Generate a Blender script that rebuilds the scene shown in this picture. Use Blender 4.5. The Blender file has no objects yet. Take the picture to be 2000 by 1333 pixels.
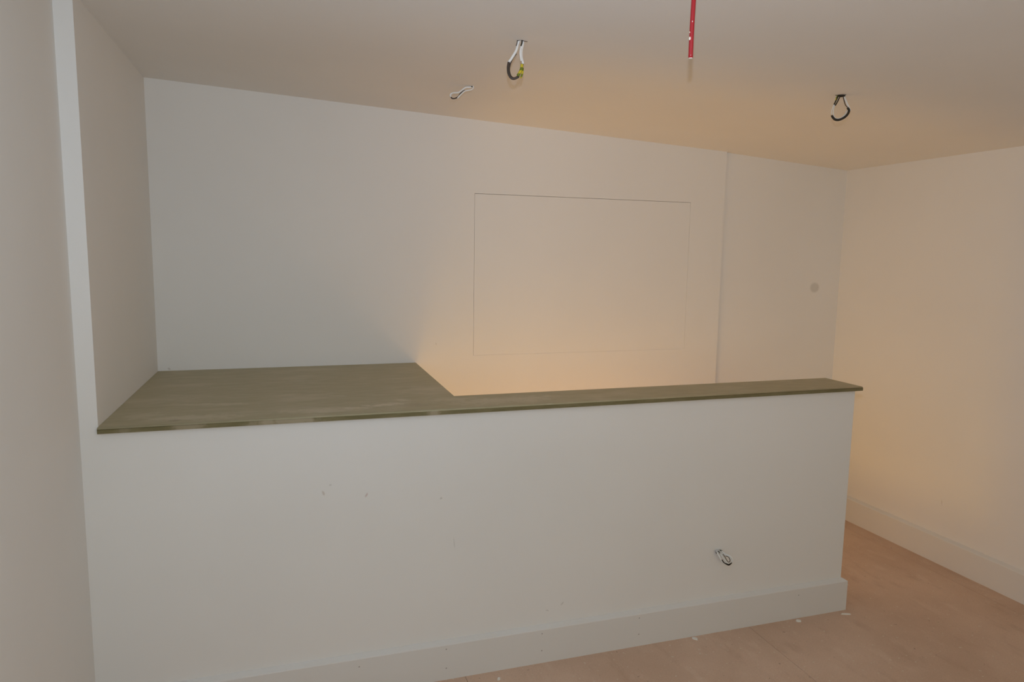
import bpy, bmesh, math, random
from mathutils import Vector, Matrix

random.seed(7)
S = bpy.context.scene
C = S.collection

# ------------------------------------------------------------------ camera
CAM = Vector((0.8842, -2.3222, 1.5329))
YAW, PITCH, ROLL, FPX = 0.3117, -0.1240, 0.0150, 1358.6
fwd = Vector((math.sin(YAW) * math.cos(PITCH), math.cos(YAW) * math.cos(PITCH), math.sin(PITCH)))
rgt = Vector((math.cos(YAW), -math.sin(YAW), 0))
upv = rgt.cross(fwd)
cr, sr = math.cos(ROLL), math.sin(ROLL)
rgt, upv = rgt * cr + upv * sr, upv * cr - rgt * sr
cd = bpy.data.cameras.new('camera')
cd.sensor_fit = 'HORIZONTAL'
cd.sensor_width = 36.0
cd.lens = FPX / 2000 * 36.0
cd.clip_start = 0.02
cam = bpy.data.objects.new('camera', cd)
C.objects.link(cam)
cam.matrix_world = Matrix((
    (rgt.x, upv.x, -fwd.x, CAM.x),
    (rgt.y, upv.y, -fwd.y, CAM.y),
    (rgt.z, upv.z, -fwd.z, CAM.z),
    (0, 0, 0, 1)))
S.camera = cam

# ------------------------------------------------------------------ world, lights, exposure
w = bpy.data.worlds.new('world')
S.world = w
w.use_nodes = True
w.node_tree.nodes['Background'].inputs[0].default_value = (0.60, 0.72, 0.9, 1)
w.node_tree.nodes['Background'].inputs[1].default_value = 0.3


def point(name, loc, power, col, radius):
    l = bpy.data.lights.new(name, 'POINT')
    l.energy = power
    l.color = col
    l.shadow_soft_size = radius
    o = bpy.data.objects.new(name, l)
    o.location = loc
    C.objects.link(o)
    return o


# the photographer's flash, on the camera just above the lens: bare spill, the main beam,
# and the part of the beam thrown up at the ceiling
FLASH = CAM + upv * 0.13 + rgt * 0.004


def spot(name, loc, target, angle, power, col, radius):
    l = bpy.data.lights.new(name, 'SPOT')
    l.energy = power
    l.color = col
    l.spot_size = math.radians(angle)
    l.spot_blend = 1.0
    l.shadow_soft_size = radius
    o = bpy.data.objects.new(name, l)
    o.location = loc
    o.rotation_euler = (Vector(target) - Vector(loc)).to_track_quat('-Z', 'Y').to_euler()
    C.objects.link(o)
    return o


point('camera_flash_spill', FLASH, 36, (0.43, 0.69, 1.0), 0.008)
spot('camera_flash_beam', FLASH, (1.2, 0.2, 2.2), 140, 36, (0.90, 0.97, 0.93), 0.008)
spot('camera_flash_core', FLASH, (1.2, 0.6, 2.15), 70, 43, (0.61, 0.75, 1.0), 0.008)
spot('camera_flash_bounce', FLASH, (1.8, -1.2, 2.2), 90, 65, (0.97, 0.87, 0.92), 0.008)
# warm ambient fill, an added light set in the rear wall's window opening
al = bpy.data.lights.new('rear_fill', 'AREA')
al.shape = 'RECTANGLE'
al.size, al.size_y = 1.7, 1.2
al.energy = 26.5
al.color = (1.0, 0.80, 0.42)
ao = bpy.data.objects.new('rear_fill', al)
ao.location = (2.1, -4.42, 1.35)
ao.rotation_euler = (math.radians(90), 0, 0)      # faces +Y
C.objects.link(ao)
# the warm lamps in the stairwell: one low under the boxed-in shelf, one beside the upper steps
point('stair_lamp', (1.15, 0.60, -0.70), 39.5, (1.0, 0.56, 0.07), 0.25)
point('stair_lamp_upper', (2.40, 0.60, 0.10), 13.2, (1.0, 0.60, 0.30), 0.12)

S.view_settings.view_transform = 'Standard'
S.view_settings.look = 'None'
S.view_settings.gamma = 1
S.view_settings.use_curve_mapping = False
S.view_settings.exposure = -1.02

# ------------------------------------------------------------------ measures (metres)
XL0, XL1 = 0.280, 0.3296          # left wall, alcove side
YB, REC = 1.0238, 0.0197          # back wall, set-back of its right part
XS = 3.1763                       # where the set-back begins
XV, YC = 1.4687, 0.1936           # void edge of the shelf, back edge of the cap
XE = 3.1682                       # free end of the half wall
ZT, CT = 1.0, 0.0185              # cap top and thickness
OV, OV2 = 0.0181, 0.0235          # overhang front / end
XR, XRS = 4.0117, 0.0105          # right wall and its skew
HB, BT = 0.1434, 0.0206           # baseboard
YREAR = -4.5
WT = 0.175                        # half wall thickness
LOW = -2.6                        # lower storey floor


def zceil(x):
    pts = [(-2, 2.244 + .049 * 2.33), (0.3296, 2.244), (3.1763, 2.1045), (4.0117, 2.0481), (4.6, 2.008)]
    for (a, za), (b, zb) in zip(pts, pts[1:]):
        if x <= b:
            return za + (zb - za) * (x - a) / (b - a)
    return pts[-1][1]


def xright(y):
    return XR + XRS * (YB + REC - y)


# ------------------------------------------------------------------ mesh helpers
def box(bm, a, b):
    vs = [bm.verts.new((x, y, z)) for x in (a[0], b[0]) for y in (a[1], b[1]) for z in (a[2], b[2])]
    for f in ((0, 1, 3, 2), (4, 6, 7, 5), (0, 4, 5, 1), (2, 3, 7, 6), (0, 2, 6, 4), (1, 5, 7, 3)):
        bm.faces.new([vs[i] for i in f])


def prism(bm, poly, fa, fb):
    """poly: list of 2D points; fa / fb map a 2D point to the two end 3D points."""
    A = [bm.verts.new(fa(p)) for p in poly]
    B = [bm.verts.new(fb(p)) for p in poly]
    n = len(poly)
    bm.faces.new(A)
    bm.faces.new(B[::-1])
    for i in range(n):
        j = (i + 1) % n
        bm.faces.new((A[j], A[i], B[i], B[j]))


def obj(name, bm, mat, parent=None, smooth=False, bevel=0, seg=2):
    bmesh.ops.recalc_face_normals(bm, faces=bm.faces[:])
    me = bpy.data.meshes.new(name)
    bm.to_mesh(me)
    bm.free()
    if smooth:
        for p in me.polygons:
            p.use_smooth = True
    me.materials.append(mat)
    o = bpy.data.objects.new(name, me)
    C.objects.link(o)
    if parent:
        o.parent = parent
        o.matrix_parent_inverse = Matrix.Translation(-parent.location)
    if bevel:
        m = o.modifiers.new('bevel', 'BEVEL')
        m.width = bevel
        m.segments = seg
        m.limit_method = 'ANGLE'
    return o


def struct(name, bm, mat, label, **k):
    o = obj(name, bm, mat, **k)
    o['kind'] = 'structure'
    o['label'] = label
    return o


def tag(o, label, cat, group=None):
    o['label'] = label
    o['category'] = cat
    if group:
        o['group'] = group
    return o


def empty(name, loc, label, cat, group=None):
    o = bpy.data.objects.new(name, None)
    o.empty_display_size = 0.03
    o.location = loc
    C.objects.link(o)
    return tag(o, label, cat, group)


def catmull(pts, n=7):
    P = [Vector(p) for p in pts]
    P = [P[0] * 2 - P[1]] + P + [P[-1] * 2 - P[-2]]
    out = []
    for i in range(1, len(P) - 2):
        p0, p1, p2, p3 = P[i - 1:i + 3]
        for k in range(n):
            t = k / n
            out.append(0.5 * ((2 * p1) + (p2 - p0) * t + (2 * p0 - 5 * p1 + 4 * p2 - p3) * t * t
                              + (3 * p1 - p0 - 3 * p2 + p3) * t ** 3))
    out.append(P[-2])
    return out


def tube(bm, pts, rad, sides=10, n=7, straight=False):
    path = [Vector(p) for p in pts] if straight else catmull(pts, n)
    rings = []
    nrm = None
    for i, p in enumerate(path):
        t = (path[min(i + 1, len(path) - 1)] - path[max(i - 1, 0)]).normalized()
        if nrm is None:
            nrm = t.cross(Vector((0, 0, 1)))
            if nrm.length < 1e-3:
                nrm = t.cross(Vector((1, 0, 0)))
        nrm = (nrm - t * nrm.dot(t)).normalized()
        b = t.cross(nrm)
        r = rad(i / (len(path) - 1)) if callable(rad) else rad
        rings.append([bm.verts.new(p + (nrm * math.cos(a) + b * math.sin(a)) * r)
                      for a in (2 * math.pi * k / sides for k in range(sides))])
    for a, b in zip(rings, rings[1:]):
        for k in range(sides):
            j = (k + 1) % sides
            bm.faces.new((a[k], a[j], b[j], b[k]))
    bm.faces.new(rings[0][::-1])
    bm.faces.new(rings[-1])


# ------------------------------------------------------------------ materials
class N:
    """tiny node-tree helper"""

    def __init__(self, name, rough=0.6, spec=0.3):
        self.m = bpy.data.materials.new(name)
        self.m.use_nodes = True
        self.t = self.m.node_tree
        self.b = self.t.nodes['Principled BSDF']
        self.b.inputs['Roughness'].default_value = rough
        self.b.inputs['Specular IOR Level'].default_value = spec
        self.pos = self.t.nodes.new('ShaderNodeNewGeometry').outputs['Position']

    def link(self, a, b):
        self.t.links.new(a, b)

    def noise(self, scale, detail=3, rough=0.5, stretch=None):
        n = self.t.nodes.new('ShaderNodeTexNoise')
        n.inputs['Scale'].default_value = scale
        n.inputs['Detail'].default_value = detail
        n.inputs['Roughness'].default_value = rough
        v = self.pos
        if stretch:
            mp = self.t.nodes.new('ShaderNodeMapping')
            mp.inputs['Scale'].default_value = stretch[:3]
            if len(stretch) > 3:
                mp.inputs['Rotation'].default_value = (0, 0, stretch[3])
            self.link(v, mp.inputs[0])
            v = mp.outputs[0]
        self.link(v, n.inputs['Vector'])
        return n.outputs['Fac']

    def rng(self, s, a, b, c=0.0, d=1.0, smooth=True):
        n = self.t.nodes.new('ShaderNodeMapRange')
        if smooth:
            n.interpolation_type = 'SMOOTHSTEP'
        n.inputs[1].default_value, n.inputs[2].default_value = a, b
        n.inputs[3].default_value, n.inputs[4].default_value = c, d
        self.link(s, n.inputs[0])
        return n.outputs[0]

    def math(self, op, a, b=0.5):
        n = self.t.nodes.new('ShaderNodeMath')
        n.operation = op
        for i, v in enumerate((a, b)):
            if isinstance(v, (int, float)):
                n.inputs[i].default_value = v
            else:
                self.link(v, n.inputs[i])
        return n.outputs[0]

    def mix(self, f, a, b):
        n = self.t.nodes.new('ShaderNodeMix')
        n.data_type = 'RGBA'
        if isinstance(f, (int, float)):
            n.inputs[0].default_value = f
        else:
            self.link(f, n.inputs[0])
        for i, v in ((6, a), (7, b)):
            if isinstance(v, (tuple, list)):
                n.inputs[i].default_value = (*v[:3], 1)
            else:
                self.link(v, n.inputs[i])
        return n.outputs[2]

    def spot(self, c, radii, rot=(0, 0, 0), soft=0.5, wobble=0.0):
        """soft elliptical mark around c"""
        v = self.pos
        s = self.t.nodes.new('ShaderNodeVectorMath')
        s.operation = 'SUBTRACT'
        self.link(v, s.inputs[0])
        s.inputs[1].default_value = c
        mp = self.t.nodes.new('ShaderNodeVectorRotate')
        mp.rotation_type = 'EULER_XYZ'
        mp.inputs['Rotation'].default_value = rot
        self.link(s.outputs[0], mp.inputs['Vector'])
        d = self.t.nodes.new('ShaderNodeVectorMath')
        d.operation = 'DIVIDE'
        self.link(mp.outputs[0], d.inputs[0])
        d.inputs[1].default_value = radii
        l = self.t.nodes.new('ShaderNodeVectorMath')
        l.operation = 'LENGTH'
        self.link(d.outputs[0], l.inputs[0])
        r = l.outputs['Value']
        if wobble:
            r = self.math('ADD', r, self.rng(self.noise(14 / max(radii[0], .01) * .02 + 30, 3), .3, .7, -wobble, wobble, False))
        return self.rng(r, 1 - soft, 1, 1, 0)

    def bump(self, h, strength, dist=0.002):
        n = self.t.nodes.new('ShaderNodeBump')
        n.inputs['Strength'].default_value = strength
        n.inputs['Distance'].default_value = dist
        self.link(h, n.inputs['Height'])
        self.link(n.outputs[0], self.b.inputs['Normal'])

    def done(self, col):
        if isinstance(col, (tuple, list)):
            self.b.inputs['Base Color'].default_value = (*col, 1)
        else:
            self.link(col, self.b.inputs['Base Color'])
        return self.m


WHITE = (0.87, 0.852, 0.825)


def paint(name, marks=(), base=WHITE, rough=0.7):
    n = N(name, rough, 0.2)
    f = n.rng(n.noise(1.7, 4), .3, .7)
    col = n.mix(f, tuple(c * 0.985 for c in base), tuple(min(1, c * 1.01) for c in base))
    for c, rad, rot, soft, wob, tint, amt in marks:
        m = n.math('MULTIPLY', n.spot(c, rad, rot, soft, wob), amt)
        col = n.mix(m, col, tint)
    n.bump(n.noise(260, 2), 0.05, 0.0006)
    return n.done(col)


BIG = 0.3
M_wall = paint('white_wall_paint')
M_half = paint('half_wall_paint', [
    ((0.979, 0, 0.733), (.0055, BIG, .013), (0, .35, 0), .7, .25, (.62, .55, .49), .7),
    ((1.002, 0, 0.758), (.006, BIG, .005), (0, .2, 0), .8, .25, (.60, .58, .55), .6),
    ((1.121, 0, 0.713), (.0055, BIG, .011), (0, -.6, 0), .7, .2, (.66, .53, .50), .85),
    ((1.379, 0, 0.676), (.007, BIG, .005), (0, .5, 0), .8, .2, (.55, .53, .50), .6),
    ((1.427, 0, 0.505), (.003, BIG, .030), (0, .12, 0), .8, .2, (.66, .64, .61), .6),
    ((1.85, 0, 0.216), (.004, BIG, .014), (0, -.7, 0), .8, .2, (.6, .57, .54), .6),
    ((1.79, 0, 0.196), (.010, BIG, .003), (0, -.3, 0), .8, .2, (.6, .57, .54), .6),
])
M_back = paint('back_wall_paint', [
    ((3.836, YB + REC, 1.365), (.040, BIG, .036), (0, 0, 0), .45, 0, (.60, .58, .54), .62),
    ((1.57, YB, 1.09), (.004, BIG, .010), (0, .3, 0), .8, 0, (.6, .57, .54), .5),
    ((0.375, YB, 1.008), (.010, BIG, .006), (0, -.6, 0), .8, .2, (.55, .5, .45), .6),
])
M_right = paint('right_wall_paint', [
    ((XR, 0.25, 0.315), (BIG, .004, .022), (.15, 0, 0), .8, .2, (.55, .5, .45), .5),
])
M_ceil = paint('ceiling_paint', base=(0.87, 0.85, 0.82), rough=0.8)
M_trim = paint('primed_baseboard_paint', base=(0.80, 0.78, 0.752), rough=0.5)
n = N('dark_gap', .9, .1)
M_gap = n.done((.20, .14, .095))
n = N('nail_hole', .9, .1)
M_nail = n.done((.44, .41, .385))
n = N('lower_plaster', .9, .1)
M_low = n.done((.72, .66, .58))

# moisture-resistant green board, dusty
n = N('green_board', 0.55, 0.35)
g = n.mix(n.rng(n.noise(9, 5, .6, (1, 3, 1)), .3, .75), (0.43, 0.38, 0.235), (0.49, 0.43, 0.28))
g = n.mix(n.math('MULTIPLY', n.rng(n.noise(3.2, 5, .6, (1.2, 2.2, 1)), .50, .72), .42), g, (0.639, 0.553, 0.412))
g = n.mix(n.math('MULTIPLY', n.rng(n.noise(7, 4, .6, (1, 5, 1, .35)), .60, .74), .30), g, (0.707, 0.630, 0.497))
DUST = (0.762, 0.672, 0.540)
for c, r, rz, amt in [((1.20, .105, 1), (0.102, 0.031, 0.071), -.10, .55), ((1.09, .075, 1), (0.082, 0.025, 0.071), .1, .42),
                      ((1.265, .17, 1), (0.041, 0.028, 0.071), .5, .35), ((.62, .25, 1), (0.218, 0.031, 0.071), .18, .28),
                      ((.58, .06, 1), (0.177, 0.049, 0.071), .05, .30), ((.98, .06, 1), (0.190, 0.042, 0.071), .05, .28),
                      ((1.62, .08, 1), (0.272, 0.070, 0.071), -.02, .30), ((1.44, .14, 1), (0.122, 0.042, 0.071), .0, .22),
                      ((1.05, .30, 1), (0.048, 0.017, 0.071), .5, .22), ((.43, .12, 1), (0.082, 0.070, 0.071), 0, .2)]:
    g = n.mix(n.math('MULTIPLY', n.spot(c, r, (0, 0, rz), .75, .35), amt), g, DUST)
for c, r, amt in [((.535, .03, 1), (0.024, 0.017, 0.071), .45), ((1.30, .07, 1), (0.068, 0.042, 0.071), .25)]:
    g = n.mix(n.math('MULTIPLY', n.spot(c, r, (0, 0, 0), .7, .2), amt), g, (0.299, 0.231, 0.156))
n.bump(n.noise(60, 3), .08, .0008)
M_cap = n.done(g)
n = N('green_board_edge', 0.75, 0.2)
e = n.mix(n.rng(n.noise(14, 5, .6, (1, 1, 4)), .35, .7), (.185, .160, .078), (.235, .20, .105))
for c, r, amt in [((.585, -.02, .99), (.06, .05, .03), .55), ((.87, -.02, .99), (.13, .05, .03), .75),
                  ((1.345, -.02, .99), (.028, .05, .03), .75), ((.40, -.02, .99), (.03, .05, .03), .3)]:
    e = n.mix(n.math('MULTIPLY', n.spot(c, r, (0, 0, 0), .7, .35), amt), e, (.44, .37, .26))
M_edge = n.done(e)

# dusty chipboard floor
n = N('chipboard_floor', 0.75, 0.2)
g = n.mix(n.rng(n.noise(2.3, 5, .6), .3, .7), (0.655, 0.451, 0.327), (0.762, 0.547, 0.411))
g = n.mix(n.math('MULTIPLY', n.rng(n.noise(5, 5, .65, (2.6, .9, 1, -.25)), .52, .72), .45), g, (0.549, 0.357, 0.251))
g = n.mix(n.math('MULTIPLY', n.rng(n.noise(6, 4, .6, (2, .8, 1, .4)), .56, .70), .30), g, (0.850, 0.655, 0.517))
g = n.mix(n.math('MULTIPLY', n.rng(n.noise(70, 2, .5), .66, .74), .55), g, (0.850, 0.815, 0.685))
g = n.mix(n.math('MULTIPLY', n.rng(n.noise(48, 3, .5), .69, .75), .65), g, (0.335, 0.218, 0.152))
g = n.mix(n.math('MULTIPLY', n.rng(n.noise(180, 2, .5), .4, .7), .18), g, (0.457, 0.306, 0.213))
n.bump(n.noise(120, 3), .15, .001)
M_floor = n.done(g)

n = N('white_cable_sheath', .45, .4)
M_sheath = n.done((.84, .84, .82))
n = N('brown_cable_core', .4, .4)
M_brown = n.done((.060, .042, .034))
n = N('black_cable_core', .5, .3)
M_black = n.done((.022, .018, .012))
n = N('earth_core', .4, .4)
wv = n.t.nodes.new('ShaderNodeTexWave')
wv.inputs['Scale'].default_value = 17
wv.bands_direction = 'Z'
n.link(n.pos, wv.inputs['Vector'])
M_earth = n.done(n.mix(n.rng(wv.outputs['Fac'], .4, .6), (.62, .50, .03), (.16, .20, .012)))
n = N('red_fire_cable', .35, .5)
f = n.rng(n.noise(90, 2), .72, .78)
M_red = n.done(n.mix(f, (.38, .013, .021), (.62, .38, .34)))
n = N('white_plaster_chip', .8, .2)
M_chip = n.done((.86, .82, .75))

# ------------------------------------------------------------------ the room
# left wall, coming towards the camera
bm = bmesh.new()
box(bm, (XL0 - .12, YREAR, 0), (XL0, 0.0, zceil(XL0) + .03))
struct('wall_left', bm, M_wall, 'white painted side wall at the left edge of the picture')

# corner wall: the narrow strip facing the camera and the side of the alcove
bm = bmesh.new()
box(bm, (XL0 - .12, 0.0, -.25), (XL1, YB, zceil(XL1) + .02))
struct('wall_corner', bm, M_wall, 'white wall strip and alcove side left of the green board shelf')

# back wall: front layer left with an opening for the flush panel, right part set back
PX0, PX1, PZ0, PZ1 = 1.7596, 2.9652, 1.0265, 1.8256
bm = bmesh.new()
y0, y1 = YB, YB + .03
top = zceil(XL0) + .03
box(bm, (XL0 - 1.6, y0, LOW), (PX0, y1, top))
box(bm, (PX1, y0, LOW), (XS, y1, top))
box(bm, (PX0, y0, PZ1), (PX1, y1, top))
box(bm, (PX0, y0, LOW), (PX1, y1, PZ0))
box(bm, (XS, YB + REC, LOW), (XR + .15, y1, top))
box(bm, (XL0 - 1.6, y1, LOW), (XR + .15, YB + .15, top))
wall_back = struct('wall_back', bm, M_back, 'white back wall above the stairwell with a flush panel joint')

bm = bmesh.new()
box(bm, (PX0 + .0013, YB + .0004, PZ0 + .0002), (PX1 - .0008, YB + .0299, PZ1 - .0016))
tag(obj('access_panel', bm, M_back), 'flush white rectangular panel outlined by a thin joint in the back wall', 'panel')

# right wall (very slightly skewed)
bm = bmesh.new()
poly = [(xright(YREAR), YREAR), (xright(YREAR) + .15, YREAR), (XR + .15, YB + REC), (XR, YB + REC)]
prism(bm, poly, lambda p: (p[0], p[1], -.25), lambda p: (p[0], p[1], zceil(XR) + .02))
struct('wall_right', bm, M_right, 'white right wall warmly lit from the stairwell')

# wall behind the camera; its window opening is added to hold the fill light
WX0, WX1, WZ0, WZ1 = 1.25, 2.95, .75, 1.95
bm = bmesh.new()
ya, yb_ = YREAR - .15, YREAR
box(bm, (XL0 - .12, ya, 0), (WX0, yb_, 2.3))
box(bm, (WX1, ya, 0), (xright(YREAR) + .15, yb_, 2.3))
box(bm, (WX0, ya, 0), (WX1, yb_, WZ0))
box(bm, (WX0, ya, WZ1), (WX1, yb_, 2.3))
struct('wall_rear', bm, M_wall, 'white wall behind the camera with an added window opening')
bm = bmesh.new()
for a, b in (((WX0, WZ0), (WX1, WZ0 + .05)), ((WX0, WZ1 - .05), (WX1, WZ1)), ((WX0, WZ0), (WX0 + .05, WZ1)),
             ((WX1 - .05, WZ0), (WX1, WZ1)), ((2.075, WZ0), (2.125, WZ1))):
    box(bm, (a[0], ya + .03, a[1]), (b[0], ya + .08, b[1]))
struct('window_added', bm, M_trim, 'unseen white window frame added around the rear fill light')

# ceiling, sagging towards the right
bm = bmesh.new()
xs = [XL0 - .13, XL1, XS, XR, XR + .2]
poly = [(x, zceil(x)) for x in xs] + [(xs[-1], 2.5), (xs[0], 2.5)]
prism(bm, poly, lambda p: (p[0], YREAR - .15, p[1]), lambda p: (p[0], YB + .15, p[1]))
ceiling = struct('ceiling', bm, M_ceil, 'white plastered ceiling with cable ends hanging from it')

# floor: joists' deck below, chipboard sheets on top with open joints
SX = [XL0, 1.466, 2.686, 3.906]
bm = bmesh.new()
box(bm, (XL0, YREAR, -.25), (xright(YREAR), 0.0, -.022))
box(bm, (XE - .018, 0.0, -.25), (XR, YB + REC, -.022))
floor = struct('floor', bm, M_gap, 'dusty brown chipboard floor in large sheets')
JG = .0008
def sheet(x0, x1, y0_, y1_):
    b = bmesh.new()
    box(b, (x0 + JG, y0_ + JG, -.022), (x1 - JG, y1_ - JG, 0))
    return obj('floor_sheet', b, M_floor, floor)
ys = [YREAR, -2.84, -0.40, 0.0]
for i, (a, b) in enumerate(zip(SX, SX[1:])):
    off = (0, -.62, -1.2)[i]
    cuts = [YREAR, -2.0 + off, 0.0]
    for c, d in zip(cuts, cuts[1:]):
        sheet(a, b, c, d)
sheet(SX[-1], xright(YREAR) , YREAR, 0.0)
sheet(XE - .018, SX[-1], 0.0 - 2 * JG, YB + REC)
sheet(SX[-1], XR, 0.0 - 2 * JG, YB + REC)

# half wall guarding the stairwell
bm = bmesh.new()
box(bm, (XL1, 0.0, LOW), (XE, WT, ZT - CT))
half = struct('wall_half', bm, M_half, 'white half wall under the green board cap')

# baseboards
def base_profile(d=BT, h=HB):
    return [(0, 0), (d, 0), (d, h - .012), (d - .0014, h - .0092), (d - .0165, h - .0006), (0, h + .0006)]
bm = bmesh.new()
prism(bm, base_profile(), lambda p: (XL0, -p[0], p[1]), lambda p: (XE + p[0], -p[0], p[1]))
prism(bm, base_profile(), lambda p: (XE + p[0], -p[0], p[1]), lambda p: (XE + p[0], WT, p[1]))
bb = struct('baseboard_front', bm, M_trim, 'white square-edged baseboard along the half wall')
for x, z in [(1.087, .105), (1.395, .118), (1.395, .045), (1.762, .118), (1.762, .05), (2.17, .118), (2.17, .05), (2.93, .105)]:
    b = bmesh.new()
    bmesh.ops.create_circle(b, cap_ends=True, segments=10, radius=.0026,
                            matrix=Matrix.Translation((x, -BT - .0004, z)) @ Matrix.Rotation(math.pi / 2, 4, 'X'))
    obj('nail_hole', b, M_nail, bb)
bm = bmesh.new()
prism(bm, base_profile(), lambda p: (xright(YREAR) - p[0], YREAR, p[1]), lambda p: (XR - p[0], YB + REC, p[1]))
struct('baseboard_right', bm, M_trim, 'baseboard along the warmly lit right wall')
bm = bmesh.new()
prism(bm, base_profile(), lambda p: (XL0 + p[0], YREAR, p[1]), lambda p: (XL0 + p[0], -BT, p[1]))
struct('baseboard_left', bm, M_trim, 'baseboard along the left wall')

# the stairwell below: flight of steps, lower floor and end wall
bm = bmesh.new()
prof = [(XE - .018, -.25), (XE - .018, LOW)]
steps = []
x, z = XE - .018, -.217
for k in range(11):
    steps += [(x, z), (x - .235, z)]
    x -= .235
    z -= .217
prof = steps + [(x, LOW), (XE - .018, LOW)]
prism(bm, prof, lambda p: (p[0], WT, p[1]), lambda p: (p[0], YB, p[1]))
struct('floor_stair_flight', bm, M_floor, 'flight of steps going down behind the half wall')
bm = bmesh.new()
box(bm, (XL0 - 1.6, WT - .2, LOW - .1), (XR + .15, YB + .15, LOW))
struct('floor_lower', bm, M_low, 'floor of the storey below the stairwell')
bm = bmesh.new()
box(bm, (XL0 - 1.75, WT - .2, LOW), (XL0 - 1.6, YB + .15, -.1))
box(bm, (XL0 - 1.6, WT - .2, LOW), (XL1, WT, -.25))
box(bm, (XL0 - 1.6, WT - .2, -.25), (XL0 - .12, YB, -.1))
struct('wall_lower', bm, M_low, 'walls closing the storey below the stairwell')

# ------------------------------------------------------------------ the L-shaped green board cap
root = empty('shelf_board', (XL1, 0, ZT), 'dusty grey-green L-shaped board capping the half wall and alcove', 'shelf')
R = .010
prof = [(-OV + .008, ZT)]
outline = [(XL1 + .0005, -OV), (XE + OV2, -OV), (XE + OV2, YC), (XV, YC), (XV, YB - .0005), (XL1 + .0005, YB - .0005)]
bm = bmesh.new()
vt = [bm.verts.new((x, y, ZT)) for x, y in outline]
vb = [bm.verts.new((x, y, ZT - CT)) for x, y in outline]
bm.faces.new(vt)
bm.faces.new(vb[::-1])
for i in range(6):
    j = (i + 1) % 6
    bm.faces.new((vt[j], vt[i], vb[i], vb[j]))
bm.edges.ensure_lookup_table()
es = [e for e in bm.edges if all(abs(v.co.z - ZT) < 1e-6 for v in e.verts)
      and (all(abs(v.co.y + OV) < 1e-6 for v in e.verts) or all(abs(v.co.x - XE - OV2) < 1e-6 for v in e.verts))]
bmesh.ops.bevel(bm, geom=es, offset=.0075, segments=4, affect='EDGES', profile=.5)
top_o = obj('board', bm, M_cap, root)
top_o.data.materials.append(M_edge)
for p in top_o.data.polygons:
    if p.normal.z < .55:
        p.material_index = 1
    if abs(p.normal.z) < .995 and p.normal.z > .05:
        p.use_smooth = True


# ------------------------------------------------------------------ cable ends
def local_frame(anchor):
    """horizontal axis across the view of a person standing in the room, vertical axis down"""
    d = Vector((anchor[0] - CAM.x, anchor[1] - CAM.y, 0)).normalized()
    return Vector((d.y, -d.x, 0)), d


def cable(name, anchor, label, group, strands, scale):
    """strands: (part name, material, radius, [(across, down, away)...]) in thousandths of scale"""
    r = empty(name, anchor, label, 'cable', group)
    ax, dp = local_frame(anchor)
    A = Vector(anchor)
    for pn, mat, rad, pts in strands:
        b = bmesh.new()
        P = [A + ax * (p[0] * scale) - Vector((0, 0, 1)) * (p[1] * scale) + dp * ((p[2] if len(p) > 2 else 0) * scale) for p in pts]
        tube(b, P, rad)
        obj(pn, b, mat, r, smooth=True)
    return r


GC = 'cable ends hanging from the ceiling'


def px(origin, k, a, pts, dz=0):
    """path read off an enlargement: k enlargement, a anchor in it"""
    return [((p[0] - a[0]) / k, (p[1] - a[1]) / k, (p[2] if len(p) > 2 else dz)) for p in pts]


# --- big loop with yellow-green core
a1 = (1.581, -.205, zceil(1.581))
q = lambda pts, dz=0: px(None, 9.52, (800, 365), pts, dz)
cable('cable_loop', a1, 'large drooping cable loop with yellow-green core near the ceiling centre', GC, [
    ('sheath', M_sheath, .0041, q([(775, 340), (752, 410), (722, 520), (650, 640), (596, 715)])),
    ('sheath', M_sheath, .0035, q([(838, 340), (832, 420), (812, 520), (815, 620), (842, 725)], 1.5)),
    ('sheath', M_sheath, .0030, q([(815, 430), (792, 540), (800, 640), (812, 690)], -2)),
    ('brown_core', M_brown, .0026, q([(720, 560), (665, 640), (625, 730), (612, 830), (640, 920), (690, 950), (745, 930), (790, 870), (825, 780), (838, 725)], 2)),
    ('brown_core', M_brown, .0037, q([(602, 705), (590, 790), (600, 880), (640, 950), (690, 968), (750, 945), (770, 920)], -1)),
    ('black_core', M_black, .0022, q([(815, 345), (815, 400), (800, 455)], -4)),
    ('black_core', M_black, .0012, q([(738, 345), (735, 400), (722, 450)], -2)),
    ('earth_core', M_earth, .0046, q([(822, 745), (812, 820), (785, 880), (755, 930)], -5)),
    ('earth_core', M_earth, .0028, q([(838, 800), (832, 880), (805, 960)], -3)),
    ('fixing_wire', M_black, .0008, q([(735, 372), (800, 362), (860, 378), (905, 384)], -3)),
], 2.41 / FPX)

# --- small loop pointing left near the back wall
a2 = (1.589, .415, zceil(1.589))
q = lambda pts, dz=0: px(None, 16.66, (1065, 475), pts, dz)
cable('cable_loop', a2, 'small white cable end bent leftwards under the ceiling nearest the back wall', GC, [
    ('sheath', M_sheath, .0034, q([(1060, 465), (1000, 500), (900, 505), (820, 530), (660, 655), (590, 675), (460, 685), (385, 740), (395, 805)])),
    ('sheath', M_sheath, .0026, q([(1085, 470), (1075, 545), (1000, 592), (830, 630), (720, 720), (640, 800), (600, 850)], -3)),
    ('brown_core', M_brown, .0026, q([(395, 805), (440, 848), (530, 840), (620, 785), (690, 690), (760, 625), (830, 600)], 1)),
    ('black_core', M_black, .0022, q([(1020, 490), (1060, 478), (1105, 472)], -1)),
], 2.86 / FPX)

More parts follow.
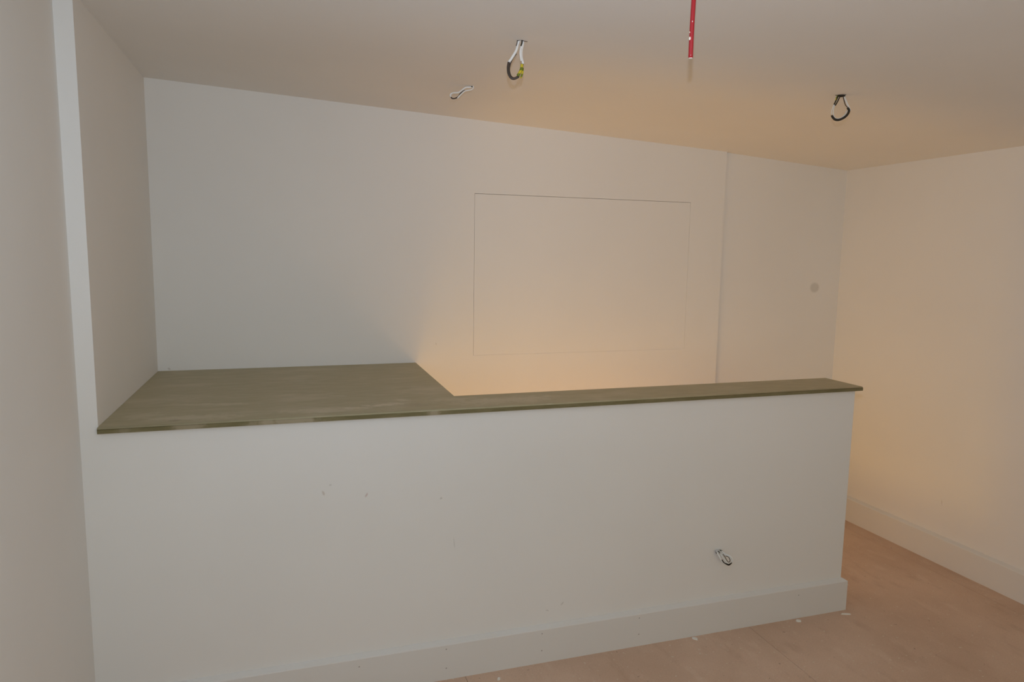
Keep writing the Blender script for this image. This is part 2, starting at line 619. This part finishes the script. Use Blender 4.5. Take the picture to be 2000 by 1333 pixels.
# --- loop on the right
a3 = (2.806, -.199, zceil(2.806))
q = lambda pts, dz=0: px(None, 12.12, (770, 420), pts, dz)
cable('cable_loop', a3, 'round dark-taped cable loop hanging from the ceiling on the right', GC, [
    ('tape', M_black, lambda t: .0026 + .0032 * math.sin(math.pi * t), q([(690, 438), (740, 432), (770, 436), (800, 436), (842, 446)], -3)),
    ('earth_core', M_earth, .0016, q([(700, 430), (682, 470), (668, 520)], -4)),
    ('black_core', M_black, .0026, q([(735, 410), (700, 470), (672, 540), (648, 605)], -2)),
    ('black_core', M_black, .0020, q([(752, 430), (725, 500), (700, 560), (670, 620)], 1)),
    ('sheath', M_sheath, .0019, q([(690, 420), (672, 500), (655, 620), (640, 720), (650, 800), (690, 865), (745, 880), (810, 860), (870, 800), (895, 730)], 3)),
    ('sheath', M_sheath, .0015, q([(612, 800), (608, 740), (630, 640), (650, 580)], -1)),
    ('brown_core', M_brown, .0016, q([(800, 430), (825, 520), (860, 620), (915, 690)], -1)),
    ('sheath', M_sheath, .0030, q([(815, 415), (850, 500), (890, 590), (945, 700), (960, 740)], 3)),
    ('black_core', M_black, .0041, q([(905, 685), (935, 735), (920, 800), (870, 862), (800, 902), (735, 915), (675, 895), (630, 840), (625, 815)], -1)),
    ('fixing_wire', M_black, .0010, q([(660, 418), (700, 425), (770, 415), (830, 438), (860, 420)], -3)),
], 2.90 / FPX)

# --- loops coming out of the half wall
a4 = (2.532, -.001, .342)
q = lambda pts, dz=0: [(a, b + min(0, c) * .72, c) for a, b, c in px(None, 14.8, (680, 500), pts, dz)]
cable('cable_end', a4, 'bunch of pale cable loops sticking out low on the half wall', None, [
    ('sheath', M_sheath, .0028, q([(690, 500, 4), (640, 540, -8), (650, 620, -14), (710, 730, -17), (780, 850, -18), (860, 925, -18)])),
    ('sheath', M_sheath, .0030, q([(690, 490, 4), (690, 530, -9), (740, 640, -15), (800, 740, -18), (880, 850, -19), (950, 915, -19)])),
    ('sheath', M_sheath, .0026, q([(710, 490, 4), (760, 530, -9), (850, 620, -15), (960, 660, -17), (1040, 730, -18), (1060, 810, -18), (1030, 880, -18)])),
    ('sheath', M_sheath, .0022, q([(700, 500, 4), (740, 580, -10), (820, 650, -16), (930, 690, -18), (1010, 760, -19), (1010, 850, -19)])),
    ('black_core', M_black, .0020, q([(785, 825, -20), (830, 890, -20), (900, 930, -20), (960, 950, -20), (1010, 910, -20), (1035, 870, -20)])),
    ('black_core', M_black, .0026, q([(880, 920, -20), (960, 940, -21), (1010, 905, -20)])),
    ('brown_core', M_brown, .0013, q([(800, 655, -19), (850, 720, -20), (900, 810, -21), (960, 870, -21), (992, 820, -21), (970, 750, -20), (930, 710, -20), (875, 698, -19)])),
    ('black_core', M_black, .0020, q([(700, 488, 3), (735, 495, -6), (770, 515, -9)])),
    ('black_core', M_black, .0018, q([(655, 510, 2), (618, 570, -8), (625, 630, -13)])),
    ('black_core', M_black, .0016, q([(650, 520, 2), (690, 570, -13), (720, 630, -17)])),
], 2.95 / FPX)

# --- red fire alarm cable hanging straight down from the ceiling
base = Vector((1.728, -.938, 1.962))
root = empty('red_cable', (base.x, base.y, base.z), 'straight red cable with paint splashes hanging down from the ceiling', 'cable')
bm = bmesh.new()
ztop = zceil(base.x)
tube(bm, [base, base + Vector((.0, .0, .05)), base + Vector((.0012, 0, .12)), Vector((base.x + .004, base.y, ztop + .01))], .0050, 14)
obj('sheath', bm, M_red, root, smooth=True)
bm = bmesh.new()
tube(bm, [base + Vector((0, 0, -.0012)), base + Vector((0, 0, .003))], .0046, 14, straight=True)
obj('cut_end', bm, M_chip, root)
d = (CAM - base).normalized()
for dz, ang, s in ((.040, -.75, .0034), (.053, -.95, .0016), (.0745, .1, .0014)):
    ax = Vector((math.cos(math.atan2(d.y, d.x) + ang), math.sin(math.atan2(d.y, d.x) + ang), 0))
    bm = bmesh.new()
    bmesh.ops.create_uvsphere(bm, u_segments=8, v_segments=6, radius=s,
                              matrix=Matrix.Translation(base + ax * .0046 + Vector((0, 0, dz))) @ Matrix.Diagonal((.7, .7, 1.15, 1)))
    obj('paint_splash', bm, M_chip, root, smooth=True)


# ------------------------------------------------------------------ chips of plaster on the floor
def chip(x, y, l, wdt, rot, label, cat='plaster chip'):
    b = bmesh.new()
    k = 7
    pts = []
    for i in range(k):
        a = 2 * math.pi * i / k
        f = random.uniform(.7, 1.1)
        pts.append((math.cos(a) * l / 2 * f, math.sin(a) * wdt / 2 * f))
    c, s_ = math.cos(rot), math.sin(rot)
    pr = [(x + p[0] * c - p[1] * s_, y + p[0] * s_ + p[1] * c) for p in pts]
    prism(b, pr, lambda p: (p[0], p[1], 0.0), lambda p: (x + (p[0] - x) * .8, y + (p[1] - y) * .8, .005))
    tag(obj('plaster_chip', b, M_chip), label, cat, 'plaster chips on the floor')


CHIPS = [(1652, 1201, .056, .009, -.36, 'long thin white plaster chip at the free end of the half wall'),
         (1559, 1214, .030, .020, -.2, 'small white plaster chip against the baseboard near the half wall end'),
         (1358, 1249, .030, .016, -.75, 'triangular white plaster chip near the middle of the front baseboard'),
         (974, 1328, .020, .012, .6, 'white plaster crumb at the bottom edge of the picture')]
for u, v, l, wd, rot, lab in CHIPS:
    d = fwd + rgt * ((u - 1000) / FPX) - upv * ((v - 666.5) / FPX)
    t = -CAM.z / d.z
    P = CAM + d * t
    chip(P.x, P.y, l, wd, rot, lab)
